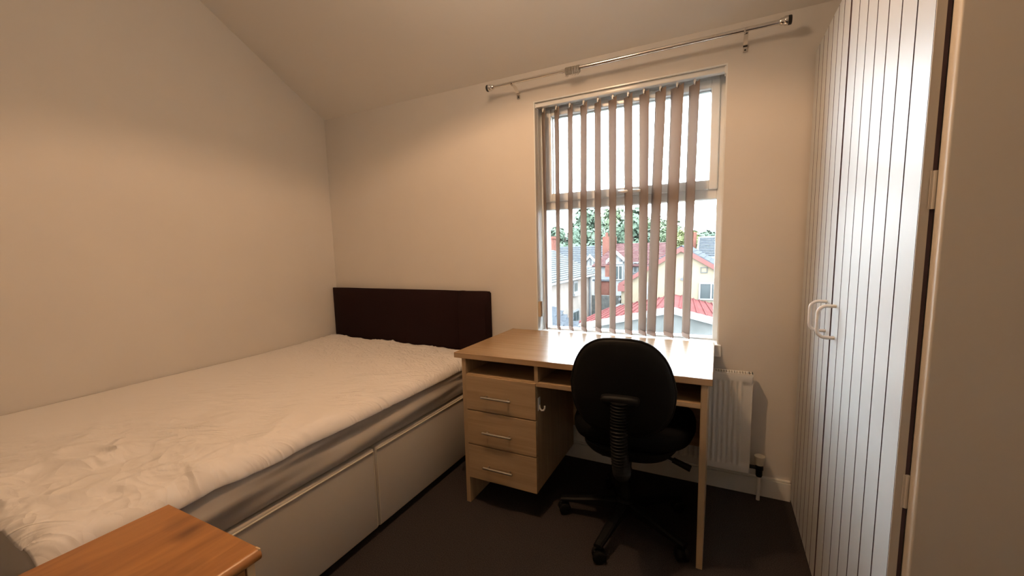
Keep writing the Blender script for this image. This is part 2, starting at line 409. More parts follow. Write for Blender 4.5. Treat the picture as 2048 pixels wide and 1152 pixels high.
# headboard: padded dark brown panels over a frame
hb = obj('headboard', bx(.012, 1.362, -.030, -.006, .30, .955, .006), brown_fab, bed, 40, 'dark brown padded headboard')
def pad(bm, x0, x1, y0, y1, z0, z1, lean=0):
    n, mm = 14, 10
    fr = [[None]*(mm+1) for _ in range(n+1)]
    for i in range(n+1):
        for j in range(mm+1):
            u, v = i/n, j/mm
            e = min(1, min(u, 1-u)*12)*min(1, min(v, 1-v)*8); e = math.sqrt(max(0, 1-(1-e)**2))
            fr[i][j] = bm.verts.new((x0+(x1-x0)*u, y1+(y0-y1)*(.25+.75*e), z0+(z1-z0)*v+.003*math.sin(9*u)*(v > .99)))
    for i in range(n):
        for j in range(mm): bm.faces.new((fr[i][j], fr[i+1][j], fr[i+1][j+1], fr[i][j+1]))
    bk = [bm.verts.new(p) for p in ((x0, y1, z0), (x1, y1, z0), (x1, y1, z1), (x0, y1, z1))]
    bm.faces.new(bk)
    lo = [fr[i][0] for i in range(n+1)]; hi = [fr[i][mm] for i in range(n+1)]
    bm.faces.new(lo[::-1]+[bk[0], bk[1]]); bm.faces.new(hi+[bk[2], bk[3]])
    bm.faces.new([fr[0][j] for j in range(mm+1)]+[bk[3], bk[0]]); bm.faces.new([fr[n][j] for j in range(mm, -1, -1)]+[bk[1], bk[2]])
    return bm
obj('headboard_panel', pad(B(), .010, 1.140, -.076, -.031, .42, .962), brown_fab, hb, 45)
obj('headboard_panel', pad(B(), 1.142, 1.366, -.076, -.031, .42, .962), brown_fab, hb, 45)

# mattress: sagging satin sides, lofted along the bed
b = B(); NY = 60; MY0, MY1 = -.084, -1.960; rings = []
def mprof(t):
    pts = [(.012, .402), (.7, .400), (1.315, .401)]
    for k in range(17):
        v = k/16; z = .404 + .162*v
        off = .026*math.sin(math.pi*v)**.6 - .010*math.exp(-((v-.62)/.10)**2)*(1+.5*math.sin(7*t)) + .006*math.sin(9*v+6*t)*math.sin(math.pi*v) + .005*noise.noise(Vector((t*5, v*3, 0)))
        pts.append((1.322+off, z))
    pts += [(1.325, .576), (1.305, .583), (1.2, .586), (.6, .587), (.08, .586), (.03, .578), (.012, .556)]
    return pts
for i in range(NY+1):
    t = i/NY; y = MY0 + (MY1-MY0)*t
    e = (1-(1-t)**1.0 if t < .5 else 1-t)*NY/2.5; q_ = 0 if e >= 1 else 1-math.sqrt(max(0, 1-(1-e)**2))
    rings.append([b.verts.new((.67+(x-.67)*(1-.03*q_), y, min(z, .588-.07*q_))) for x, z in mprof(t*1.9)])
n = len(rings[0])
for A, C in zip(rings, rings[1:]):
    for k in range(n): b.faces.new((A[k], A[(k+1) % n], C[(k+1) % n], C[k]))
b.faces.new(rings[0]); b.faces.new(rings[-1][::-1])
mt = obj('mattress', b, satin, None, 50)
tag(mt, 'mattress with grey satin side lying on the divan base', 'mattress')

# white protector over the mattress top
def ridge(p, s):
    v = noise.noise(Vector((p[0]*s[0], p[1]*s[1], s[2]))); return max(0, 1-abs(v)*5)**2
def thin(p, s):
    v = noise.noise(Vector((p[0]*s[0], p[1]*s[1], s[2]))); return max(0, 1-abs(v-.25)*9)**1.5
b = B(); NX, NYs = 210, 290; g = []
for j in range(NYs+1):
    row = []
    for i in range(NX+1):
        s = .004 + 1.43*i/NX; t = .086 + 1.885*j/NYs
        hemw = .018*noise.noise(Vector((t*3.1, 1.7, 0))) + .006*noise.noise(Vector((t*11, 4, 0)))
        Lx = 1.300; r = .048; dz = 0
        x = s
        if s > Lx:
            a = (s-Lx)/r*(1+hemw*3); a = min(a, 1.62+hemw*6)
            x = Lx + r*math.sin(min(a, math.pi/2)); dz += r*(1-math.cos(min(a, math.pi/2))) + max(0, a-math.pi/2)*r
        Ly = 1.915; y = t; ry = .058
        if t > Ly:
            hf = .5*noise.noise(Vector((s*2.3, 8, 0)))
            a = (t-Ly)/ry*(.95+.35*hf)
            y = Ly + ry*math.sin(min(a, math.pi/2)); dz += ry*(1-math.cos(min(a, math.pi/2))) + max(0, a-math.pi/2)*ry*.9
        edge = 1-min(1, max(0, (s-Lx)/.05))*.6
        z = .5935
        z += .010*noise.noise(Vector((x*1.6, y*1.5, 3)))                               # slow waves
        head = math.exp(-(y-.09)/.16); z += head*(.018*math.exp(-((x-.10)/.16)**2) + .008*noise.noise(Vector((x*6, 0, 0))) - .004 + .012*math.exp(-((x-.60)/.22)**2))
        al, ac = (x-y)*.707, (x+y)*.707
        msk = max(0, min(1, .5+2.2*noise.noise(Vector((x*4.1, y*3.7, 11)))))
        z += edge*msk*.0065*thin((ac, al), (24, 4.5, 5))*(.25+.75*min(1, max(0, x-.2)*1.3))
        foot = max(0, min(1, (y-1.0)/.7)) * max(0, min(1, (x-.30)/.55))
        z += edge*foot*(.055*max(0, .34-abs(noise.noise(Vector((x*4.2+1, y*4.6, 2))))) + .030*max(0, .3-abs(noise.noise(Vector((ac*10, al*7, 7))))))
        hd = max(0, 1-(y-.09)/.55); z += edge*hd*(.026*max(0, .3-abs(noise.noise(Vector(((x+.4*y)*8, y*15, 1))))) + .005*thin((x, y), (14, 22, 3)))
        if s < .06: z -= .010*(1-s/.06)**2
        row.append(b.verts.new((x, -y, z-dz)))
    g.append(row)
for j in range(NYs):
    for i in range(NX): b.faces.new((g[j][i], g[j][i+1], g[j+1][i+1], g[j+1][i]))
sh = obj('mattress_protector', b, sheet, None, 80)
md = sh.modifiers.new('thickness', 'SOLIDIFY'); md.thickness = .002; md.offset = 1
tag(sh, 'wrinkled white mattress protector spread over the mattress', 'bed sheet')

# ------------------------------------------------------------------ bedside cabinet
TX0, TX1, TY0, TY1, TZ = 1.398, 1.771, -2.18, -1.748, .60
bs = thing('bedside_cabinet', (1.58, -1.96, 0), 'orange pine bedside cabinet with worn corners next to the bed', 'bedside table')
b = B(); pr = [(TX0, TZ-.026), (TX0, TZ-.001), (TX0+.001, TZ)] + arc((TX1-.013, TZ-.013), .013, math.pi/2, -math.pi/2, 8, lambda x, z: (x, z))
prism(b, [(x, TY1, z) for x, z in pr], (0, TY0-TY1, 0)); obj('table_top', b, pine, bs, 40)
tp = [(TX1-.02, TZ-.003), (TX1-.004, TZ-.003)]
obj('worn_corner', box(B(), TX1-.018, TX1-.004, TY1-.003, TY1+.0012, TZ-.009, TZ+.0006, .0012), pine_pale, bs, 40, 'chipped pale corner')
for y0, y1 in ((TY1-.022, TY1-.004), (TY0+.004, TY0+.022)): obj('side_panel', bx(TX0+.01, TX1-.022, y0, y1, 0, TZ-.026, .001), pine, bs)
obj('edge_strip', bx(TX1-.0235, TX1-.0205, TY1-.021, TY1-.005, .02, TZ-.027, .001), pine_pale, bs)
obj('back_panel', bx(TX0+.008, TX0+.014, TY0+.022, TY1-.022, .05, TZ-.027), pine, bs)
for z0, z1 in ((.40, .565), (.225, .39), (.05, .215)):
    d = obj('drawer', bx(TX1-.038, TX1-.020, TY0+.024, TY1-.024, z0, z1, .003), pine, bs)
    obj('knob', lathe(B(), [(.008, -.02), (.007, -.008), (.015, .004), (.016, .010), (.010, .016)], (TX1, (TY0+TY1)/2, (z0+z1)/2), 'x', 16), pine, d, 40)

# ------------------------------------------------------------------ desk
DX0, DX1, DY0, DY1, DZ, DT = 1.511, 2.605, -.648, -.0225, .740, .025
dk = thing('desk', (2.06, -.34, 0), 'light oak desk with three drawers in front of the window', 'desk')
obj('desk_top', bx(DX0, DX1, DY0, DY1, DZ-DT, DZ, .0015), oak_top, dk)
LX0, LX1 = 1.549, 2.590
fy = DY0+.006
obj('side_panel', bx(LX0, LX0+.022, fy, -.10, 0, DZ-DT, .001), oak_v, dk)
obj('side_panel', bx(LX1-.022, LX1, fy, -.10, 0, DZ-DT, .001), oak_v, dk)
obj('shelf', bx(LX0+.022, LX1-.022, fy+.002, -.128, .624, .642, .001), oak, dk)
obj('divider', bx(1.917, 1.934, fy+.002, -.128, .642, DZ-DT, .001), oak_v, dk)
obj('modesty_panel', bx(LX0+.022, LX1-.022, -.126, -.110, .245, DZ-DT), oak, dk)
obj('pedestal_side', bx(1.905, 1.923, fy+.018, -.127, .135, .624, .001), oak_v, dk)
obj('pedestal_base', bx(LX0+.022, 1.905, fy+.018, -.128, .135, .151), oak, dk)
hd = bx(1.9232, 1.9262, -.622, -.597, .508, .566, .0012)
tube(hd, [(1.926, -.609, .532), (1.928, -.609, .516), (1.936, -.609, .508), (1.946, -.609, .510), (1.951, -.609, .520), (1.951, -.609, .530)], .004, 8)
obj('hook', hd, white_plastic, dk, 40, 'small white plastic hook on the pedestal side')
for z0, z1 in ((.4735, .6375), (.3045, .4685), (.1335, .2995)):
    d = obj('drawer', bx(LX0+.0235, 1.9235, fy-.004, fy+.0165, z0, z1, .0012), oak, dk)
    zc = (z0+z1)/2-.008; b = tube(B(), [(1.662, fy-.026, zc), (1.812, fy-.026, zc)], .0055, 12)
    for x in (1.682, 1.792): tube(b, [(x, fy-.004, zc), (x, fy-.026, zc)], .004, 8)
    obj('drawer_handle', b, steel, d, 40)

# ------------------------------------------------------------------ office chair
HX, HY = 2.278, -.492
ch = thing('office_chair', (HX, HY, 0), 'black fabric swivel office chair pushed up to the desk', 'office chair')
def cushion(outline, N, rings, fn):
    bm = B(); prev = None; first = None
    for s, d in rings:
        ring = [bm.verts.new(fn(*[c*s for c in outline(2*math.pi*k/N)], d)) for k in range(N)]
        if prev:
            for k in range(N): bm.faces.new((prev[k], prev[(k+1) % N], ring[(k+1) % N], ring[k]))
        else: bm.faces.new(ring[::-1])
        prev = ring
    bm.faces.new(prev); return bm
def sp(c, e): return math.copysign(abs(c)**e, c)
# backrest
BC = Vector((2.312, -.772, .712)); TILT = math.radians(9); BYAW = math.radians(4)
def bo(t):
    u, v = sp(math.cos(t), .66), sp(math.sin(t), .72)
    wv = .182*(1-.17*max(0, v)**1.0 - .03*max(0, -v))
    return (u*wv, v*.186)
def bf(u, v, d):
    yy = d - .35*u*u*1.6 + .0        # wings wrap forward
    y = yy; z = v
    y, z = y*math.cos(TILT) - z*math.sin(TILT), y*math.sin(TILT) + z*math.cos(TILT)
    x = u
    x, y = x*math.cos(BYAW) - y*math.sin(BYAW), x*math.sin(BYAW) + y*math.cos(BYAW)
    return (BC.x+x, BC.y+y, BC.z+z)
bf_ = lambda u, v, d: bf(u, v, d + .7*u*u*1.6)
obj('backrest', cushion(bo, 56, [(.3, .040), (.7, .038), (.9, .030), (.97, .020), (.995, .010), (.995, .002)], bf_), black_fab, ch, 60)
bsn = obj('back_shell', cushion(bo, 56, [(1.0, .001), (1.0, -.010), (.97, -.017), (.9, -.021), (.6, -.024), (.2, -.025)], bf_), black_pl, ch, 60)
obj('edge_trim', tube(B(), [bf_(*[c*1.0 for c in bo(2*math.pi*k/56)], -.006) for k in range(56)], .0055, 8, closed=True), black_pl, bsn, 60)
def po(t): return (sp(math.cos(t), .6)*.036*1.25, sp(math.sin(t), .6)*.020)
obj('back_plate', cushion(lambda t: (po(t)[0]*1.5, po(t)[1]*.9-.005), 24, [(1, -.020), (1, -.036), (.9, -.046), (.4, -.050)], lambda u, v, d: bf(u, v-.028, d)), black_pl, ch, 60)
# ribbed gaiter over the back bar
p0 = Vector(bf(0, -.035, -.045)); path = []
ctrl = [p0, p0+Vector((0, -.004, -.06)), Vector((2.316, p0.y-.012, .56)), Vector((2.320, p0.y-.012, .48)), Vector((2.322, p0.y+.004, .415)), Vector((2.316, p0.y+.06, .383)), Vector((2.300, p0.y+.16, .378))]
def cat(P, n):
    out = []
    for i in range(len(P)-1):
        a, b_, c, d = P[max(i-1, 0)], P[i], P[i+1], P[min(i+2, len(P)-1)]
        for k in range(n):
            t = k/n; out.append(.5*((2*b_)+(c-a)*t+(2*a-5*b_+4*c-d)*t*t+(3*b_-a-3*c+d)*t**3))
    out.append(P[-1]); return out
cp = cat(ctrl, 22)
L_ = [0]
for a, b_ in zip(cp, cp[1:]): L_.append(L_[-1]+(b_-a).length)
pts, rad = [], []
nr = 38
for i in range(nr*4+1):
    d = L_[-1]*i/(nr*4)
    j = max(k for k in range(len(L_)) if L_[k] <= d+1e-9); j = min(j, len(cp)-2)
    f = (d-L_[j])/max(1e-9, L_[j+1]-L_[j]); pts.append(cp[j].lerp(cp[j+1], min(1, f))); rad.append(.0265+.0042*math.cos(2*math.pi*i/4))
obj('ribbed_gaiter', tube(B(), pts, rad, 18), black_pl, ch, 60)
# seat
SCN = Vector((2.305, -.475, .475))
def so(t):
    u, v = sp(math.cos(t), .62), sp(math.sin(t), .70)
    return (u*.244*(1-.06*max(0, -v)), v*.225)
sf = lambda u, v, d: (SCN.x+u, SCN.y+v, SCN.z+d)
st = obj('seat', cushion(so, 56, [(.5, -.036), (.88, -.036), (.97, -.026), (1.0, -.008), (1.0, .012), (.975, .030), (.9, .042), (.6, .047), (.2, .046)], sf), black_fab, ch, 60)
def ss(t): return (sp(math.cos(t), .75)*.190, sp(math.sin(t), .75)*.225)
obj('seat_shell', cushion(ss, 48, [(.3, -.082), (.75, -.081), (.92, -.072), (.985, -.055), (1.0, -.034)], lambda u, v, d: sf(u, v-.022, d)), black_pl, st, 60)
# mechanism, column, base
obj('mechanism', bx(HX-.07, HX+.07, HY-.16, HY+.10, .375, .405, .008), black_pl, ch)
obj('gas_column', lathe(B(), [(.026, .10), (.026, .26), (.016, .262), (.016, .38)], (HX, HY, 0), 'z', 20), black_pl, ch, 40)
b = tube(B(), [(HX+.05, HY-.06, .388), (HX+.16, HY-.07, .383), (HX+.20, HY-.072, .372)], .006, 8); tube(b, [(HX+.195, HY-.072, .373), (HX+.26, HY-.076, .352)], [.011, .013], 10)
obj('height_lever', b, black_pl, ch, 40)
obj('base_hub', lathe(B(), [(.030, .075), (.044, .080), (.044, .115), (.034, .125), (.028, .127)], (HX, HY, 0), 'z', 24), black_pl, ch, 40)
ang0 = math.atan2(-.759-HY, 2.229-HX)
for k in range(5):
    a = ang0 + k*2*math.pi/5; R_ = .272; dx, dy = math.cos(a), math.sin(a); nx, ny = -dy, dx
    b = B(); secs = []
    for d, hw, z0, z1 in ((.030, .024, .078, .118), (.12, .021, .074, .108), (.22, .018, .068, .088), (.285, .016, .064, .078)):
        secs.append([b.verts.new((HX+dx*d+nx*s*hw*f, HY+dy*d+ny*s*hw*f, z)) for s, z, f in ((-1, z0, 1), (-1, z1-.006, 1), (-1, z1, .6), (1, z1, .6), (1, z1-.006, 1), (1, z0, 1))])
    for A, C in zip(secs, secs[1:]):
        for q in range(6): b.faces.new((A[q], A[(q+1) % 6], C[(q+1) % 6], C[q]))
    b.faces.new(secs[0]); b.faces.new(secs[-1][::-1])
    lg = obj('base_leg', b, black_pl, ch, 35)
    cxp, cyp = HX+dx*R_, HY+dy*R_; a2 = a + .6 + k*.35
    b = B()
    for sgn in (-1, 1):
        t = bmesh.new(); lathe(t, [(.010, .006), (.024, .006), (.0265, .010), (.0265, .019), (.022, .023), (.010, .024)], (0, 0, 0), 'x', 20)
        if sgn < 0: bmesh.ops.scale(t, vec=(-1, 1, 1), verts=t.verts)
        merge(b, t, Matrix.Translation((cxp, cyp, .0265)) @ Matrix.Rotation(a2, 4, 'Z'))
    t = bmesh.new(); box(t, -.0058, .0058, -.022, .022, .014, .045, .004); merge(b, t, Matrix.Translation((cxp, cyp, 0)) @ Matrix.Rotation(a2, 4, 'Z'))
    tube(b, [(cxp, cyp, .040), (cxp, cyp, .074)], .0055, 8)
    obj('caster', b, black_pl, lg, 40)

# ------------------------------------------------------------------ radiator
RX0, RX1, RY, RZ0, RZ1 = 1.80, 2.769, -.092, .135, .612
ra = thing('radiator', (2.3, -.05, RZ0), 'white panel radiator under the window beside the desk', 'radiator')
b = B(); pitch = .0222; nfl = int((RX1-RX0-.044)/pitch); sub = 8; zs = [RZ0, RZ0+.004, RZ0+.030, RZ0+.036, RZ0+.046, RZ0+.056, RZ1-.056, RZ1-.046, RZ1-.036, RZ1-.030, RZ1-.004, RZ1]
zw = [0, 0, 0, .25, .8, 1, 1, .8, .25, 0, 0, 0]
xs_ = [RX0, RX0+.004] + [RX0+.022+pitch*i/sub for i in range(nfl*sub+1)] + [RX1-.004, RX1]
gr = []
for x in xs_:
    fl = 0
    if RX0+.022 <= x <= RX1-.021:
        ph = ((x-RX0-.022)/pitch) % 1; fl = max(0, math.sin(math.pi*ph))**2 
    col_ = []
    for z, wz in zip(zs, zw):
        e = .006 if (x in (RX0, RX1) or z in (RZ0, RZ1)) else 0
        col_.append(b.verts.new((x, RY + .0075*(1-fl)*wz + e, z)))
    gr.append(col_)
for A, C in zip(gr, gr[1:]):
    for k in range(len(zs)-1): b.faces.new((A[k], C[k], C[k+1], A[k+1]))
fp = obj('front_panel', b, rad_paint, ra, 50)
obj('back_panel', bx(RX0+.01, RX1-.01, -.046, -.040, RZ0+.01, RZ1-.02), rad_paint, ra)
for x0, x1 in ((RX0, RX0+.004), (RX1-.004, RX1)): obj('side_cover', bx(x0, x1, -.086, -.034, RZ0+.008, RZ1+.002, .001), rad_paint, ra)
b = B(); zt = RZ1+.003
box(b, RX0, RX1, -.091, -.082, zt-.012, zt, .001); box(b, RX0, RX1, -.043, -.034, zt-.012, zt, .001)
n = int((RX1-RX0)/.0112)
for i in range(n+1):
    x = RX0 + (RX1-RX0-.005)*i/n; box(b, x, x+.005, -.082, -.043, zt-.003, zt)
box(b, RX1-.018, RX1, -.082, -.043, zt-.003, zt)
obj('top_grille', b, rad_paint, ra)
for x in (RX0+.12, RX1-.12): obj('wall_bracket', bx(x, x+.025, -.041, -.001, RZ0+.05, RZ1-.06), steel, ra)
VX, VY = 2.811, -.058
b = tube(B(), [(RX1-.004, VY, .160), (VX-.008, VY, .160)], .009, 12); lathe(b, [(.012, .118), (.014, .125), (.014, .150), (.017, .152), (.017, .168), (.011, .170), (.011, .176)], (VX, VY, 0), 'z', 16)
vv = obj('valve_body', b, black_pl, ra, 40)
obj('valve_head', lathe(B(), [(.012, .174), (.0165, .176), (.0175, .190), (.0215, .210), (.0225, .214), (.0225, .219), (.018, .222), (.008, .2225)], (VX, VY, 0), 'z', 24), cream_pl, vv, 40, 'cream plastic valve knob')
obj('pipe', tube(B(), [(VX, VY, 0), (VX, VY, .120)], .0078, 14), gloss_white, ra, 40)

# ------------------------------------------------------------------ wardrobe
WXF, WTOP, WY1 = 2.946, 1.995, -1.163
wd = thing('wardrobe', (3.25, -.58, 0), 'tall white wardrobe with two tongue and groove doors', 'wardrobe')
DTH = .022
obj('side_panel', bx(WXF+DTH+.002, XR-.004, WY1+.0, WY1+.018, 0, WTOP, .001), door_paint, wd)
obj('side_panel', bx(WXF+DTH+.002, XR-.004, -.021, -.003, 0, WTOP, .001), white_board, wd)
obj('top_panel', bx(WXF+DTH+.002, XR-.004, WY1+.018, -.021, WTOP-.018, WTOP), white_board, wd)
obj('back_panel', bx(XR-.012, XR-.004, WY1+.018, -.021, .06, WTOP-.018), white_board, wd)
obj('plinth', bx(WXF+.05, XR-.012, WY1+.018, -.021, 0, .06), white_board, wd)
SPL0, SPL1 = -.548, -.566
for (ya, yb), hy in (((-.022, SPL0), -.487), ((SPL1, WY1), -.612)):
    core = obj('door', bx(WXF+.008, WXF+DTH, yb, ya, .012, WTOP), groove, wd)
    n = 7; st_ = (yb-ya)/n
    for k in range(n):
        y0, y1 = ya+st_*k, ya+st_*(k+1); gp = .0032
        a_ = y0-(gp if k else 0); c_ = y1+(gp if k < n-1 else 0)
        o_ = obj('board', bx(WXF, WXF+.0079, c_, a_, .012, WTOP), white_board, core)
        o_.data.materials.append(groove)
        for f_ in o_.data.polygons:
            if abs(f_.normal.y) > .9: f_.material_index = 1
    z0, z1 = .907, 1.009; o_ = .046; rr = .024
    P = [(WXF-.0, hy, z1)] + [(WXF-o_+rr-rr*math.sin(t), hy, z1-rr+rr*math.cos(t)) for t in [math.pi/2*k/8 for k in range(9)]] + [(WXF-o_+rr-rr*math.cos(t), hy, z0+rr-rr*math.sin(t)) for t in [math.pi/2*k/8 for k in range(9)]] + [(WXF-.0, hy, z0)]
    obj('door_handle', tube(B(), P, .0055, 10), white_plastic, core, 50)
# frame strip and plain door standing beside the wardrobe
dr = thing('door_1', (3.25, -1.18, 0), 'plain cream painted door beside the wardrobe', 'door'); del dr['category']; struct(dr)
obj('door_leaf', bx(2.9675, XR-.012, -1.2005, -1.1655, .008, 2.02, .004, 3), door_paint, dr, 40)
obj('door_stop', bx(WXF+.0005, WXF+.0150, WY1-.0025, WY1-.0003, 0, 2.02, .0005), door_paint, dr)
for z in (1.302, .705):
    b = tube(B(), [(2.9645, -1.167, z-.035), (2.9645, -1.167, z+.035)], .0032, 10); box(b, 2.958, 2.9695, -1.1685, -1.1665, z-.035, z+.035)
    obj('hinge', b, mat('painted_hinge', (.62, .58, .52), .4, .5), dr, 40)

# ------------------------------------------------------------------ pendant lamp (above the frame)
PXL, PYL, PZL = 1.87, -1.22, 2.43
lamp = thing('pendant_lamp', (PXL, PYL, PZL), 'cream pendant lampshade hanging from the sloping ceiling', 'lamp')
zc = HC - SL*PYL
b = B(); n = 40; R0, R1, z0, z1 = .175, .110, PZL-.060, PZL+.10
ri = [[b.verts.new((PXL+r*math.cos(2*math.pi*k/n), PYL+r*math.sin(2*math.pi*k/n), z)) for k in range(n)] for r, z in ((R0, z0), (.149, PZL+.01), (R1, z1))]
for A, C in zip(ri, ri[1:]):
    for k in range(n): b.faces.new((A[k], A[(k+1) % n], C[(k+1) % n], C[k]))
so_ = obj('lamp_shade', b, mat('glowing_shade', (.6, .5, .38), .8, .2, emit=(GLOW_COL, SHADE_GLOW)), lamp, 60)
b = B(); ri = [[b.verts.new((PXL+r*math.cos(2*math.pi*k/n), PYL+r*math.sin(2*math.pi*k/n), z)) for k in range(n)] for r, z in ((R0-.004, z0), (.145, PZL+.01), (R1-.004, z1))]
for A, C in zip(ri, ri[1:]):
    for k in range(n): b.faces.new((A[k], A[(k+1) % n], C[(k+1) % n], C[k]))
obj('shade_lining', b, mat('shade_lining_white', (.45, .42, .37), .8, .2), lamp, 60)
obj('cord', tube(B(), [(PXL, PYL, PZL+.06), (PXL, PYL, zc-.02)], .003, 8), white_plastic, lamp)
obj('ceiling_rose', lathe(B(), [(.045, -.045), (.05, -.03), (.05, .03)], (PXL, PYL, zc), 'z', 24), white_plastic, lamp, 40)
obj('bulb_holder', lathe(B(), [(.016, .045), (.018, .06), (.014, .09)], (PXL, PYL, PZL), 'z', 16), white_plastic, lamp, 40)
ld = bpy.data.lights.new('bulb', 'POINT'); ld.energy = LAMP_W; ld.color = LAMP_COL; ld.shadow_soft_size = .015
lo = bpy.data.objects.new('bulb', ld); COL.objects.link(lo); lo.parent = lamp; lo.location = (0, 0, 0)

# ------------------------------------------------------------------ outside
GZ = -5.6
def ext(name, c, c2, sc, **k): return mat(name, c, .95, .0, col2=c2, scale=(sc,)*3, **k)
render_pink = ext('pebbledash', (0.130, 0.112, 0.100), (0.153, 0.132, 0.116), 3)
cream_wall = ext('cream_render', (0.125, 0.103, 0.075), (0.138, 0.114, 0.081), 1.5)
grey_rend = ext('grey_render', (0.054, 0.055, 0.053), (0.072, 0.072, 0.070), 2.2)
slate = ext('pale_slate', (0.049, 0.051, 0.053), (0.067, 0.069, 0.069), 6)
slate_d = ext('grey_slate', (0.034, 0.037, 0.042), (0.051, 0.052, 0.056), 5)
tile_red = ext('red_tile', (0.056, 0.028, 0.029), (0.076, 0.042, 0.040), 4)
red_metal = ext('faded_red_sheet', (0.068, 0.023, 0.022), (0.076, 0.028, 0.027), 1.2)
red_paint = ext('red_barge_paint', (0.091, 0.038, 0.035), (0.101, 0.044, 0.040), 3)
brick = ext('red_brick', (0.073, 0.030, 0.024), (0.093, 0.042, 0.032), 8)
ext_white = mat('exterior_white', (0.113, 0.113, 0.113), .6, .3)
ext_glass = mat('far_window_glass', (0.020, 0.027, 0.028), .3, .5)
pipe_m = mat('grey_pipe', (0.050, 0.050, 0.053), .6, .3)
stone = ext('stone_wall_face', (0.046, 0.046, 0.043), (0.073, 0.070, 0.066), 9)
grass = ext('yard_ground', (0.046, 0.050, 0.040), (0.066, 0.063, 0.056), .8)
struct(obj('ground', bx(-60, 50, .6, 120, GZ-.3, GZ), grass))

def roof(bm, q, th=.12, courses=14, step=.02):
    """roof slope from eave A,B to ridge C,D (A under D, B under C), built in overlapping courses"""
    A, Bp, C, D = [Vector(p) for p in q]; n = (Bp-A).cross(D-A).normalized()
    if n.z < 0: n = -n
    for i in range(courses):
        a, c = i/courses, (i+1)/courses
        p = [A.lerp(D, a)+n*step, Bp.lerp(C, a)+n*step, Bp.lerp(C, c), A.lerp(D, c)]
        prism(bm, p, -n*th)
    return bm
def far_window(parent, x0, x1, z0, z1, y, mull=1, lights=0):
    w_ = obj('window', frame(B(), x0, x1, z0, z1, (.07,)*4, y-.06, y+.04, 0), ext_white, parent)
    for k in range(1, mull+1):
        xm = x0+(x1-x0)*k/(mull+1); obj('mullion', bx(xm-.035, xm+.035, y-.05, y+.04, z0+.07, z1-.07), ext_white, w_)
    obj('pane', bx(x0+.06, x1-.06, y-.01, y+.01, z0+.06, z1-.06), ext_glass, w_)
    return w_

# cream gable house with the red metal roof in front of it
YD = 20.0
ap = on(1363, 493, 'y', YD); el = on(1238, 566, 'y', YD); hwid = ap.x-el.x; er = Vector((ap.x+hwid, YD, el.z))
hd_ = thing('cream_house', (ap.x, YD, GZ), 'cream rendered house gable with red bargeboards', 'house')
obj('house_wall', prism(B(), [(el.x+.12, YD, GZ), (er.x-.12, YD, GZ), (er.x-.12, YD, er.z-.05), (ap.x, YD, ap.z-.12), (el.x+.12, YD, el.z-.05)], (0, 6.2, 0)), cream_wall, hd_)
for e, nm in ((el, 0), (er, 1)):
    b = roof(B(), [(e.x, YD-.15, e.z), (e.x, YD+6.2, e.z), (ap.x, YD+6.2, ap.z+.06), (ap.x, YD-.15, ap.z+.06)], .10, 12); obj('roof_slope', b, slate_d, hd_)
    b = prism(B(), [(e.x, YD-.2, e.z-.24), (e.x, YD-.2, e.z-.02), (ap.x, YD-.2, ap.z+.0), (ap.x, YD-.2, ap.z-.24)], (0, .1, 0)); obj('bargeboard', b, red_paint, hd_)
obj('eave_box', bx(el.x-.02, el.x+.36, YD-.24, YD+.2, el.z-.42, el.z-.10), red_paint, hd_)
p, q = on(1398, 565, 'y', YD), on(1447, 601, 'y', YD)
far_window(hd_, p.x, q.x, q.z, p.z, YD, 1)
p, q = on(1401, 534, 'y', YD), on(1415, 546, 'y', YD)
v = obj('wall_vent', frame(B(), p.x, q.x, q.z, p.z, (.04,)*4, YD-.04, YD+.02, 0), grey_rend, hd_)
for (px, py) in ((1364, 558), (1243, 574), (1240, 598)):
    c = on(px, py, 'y', YD); obj('flue_cap', lathe(B(), [(.07, -.12), (.07, .02)], (c.x, YD, c.z), 'y', 10), pipe_m, hd_)
c0, c1 = on(1293, 565, 'y', YD), on(1300, 600, 'y', YD); obj('window', bx(c0.x, c1.x, YD-.06, YD+.02, c1.z, c0.z), ext_white, hd_)
# extension
YE = 12.0
fa = on(1342, 613, 'y', YE); fl_ = on(1140, 650, 'y', YE); ba = Vector((on(1352, 589, 'y', YD-.3).x, YD-.3, on(1352, 589, 'y', YD-.3).z))
wdt = fa.x-fl_.x; slp = (fa.z-fl_.z)/wdt
bl_ = on(1176, 626, 'y', YD-.3)
ex = thing('extension', (fa.x, YE, GZ), 'grey rendered extension with a faded red metal roof', 'extension')
frp = Vector((fa.x+wdt, YE, fl_.z)); brp = Vector((ba.x+wdt, YD-.3, ba.z-slp*wdt)); blp = Vector((ba.x-wdt, YD-.3, ba.z-slp*wdt))
obj('front_wall', prism(B(), [(fl_.x+.1, YE+.1, GZ), (frp.x-.1, YE+.1, GZ), (frp.x-.1, YE+.1, frp.z-.12), (fa.x, YE+.1, fa.z-.12), (fl_.x+.1, YE+.1, fl_.z-.12)], (0, .25, 0)), grey_rend, ex)
for x0, z in ((fl_.x+.1, fl_.z), (frp.x-.35, frp.z)): obj('side_wall', bx(x0, x0+.25, YE+.35, YD-.2, GZ, z-.2), grey_rend, ex)
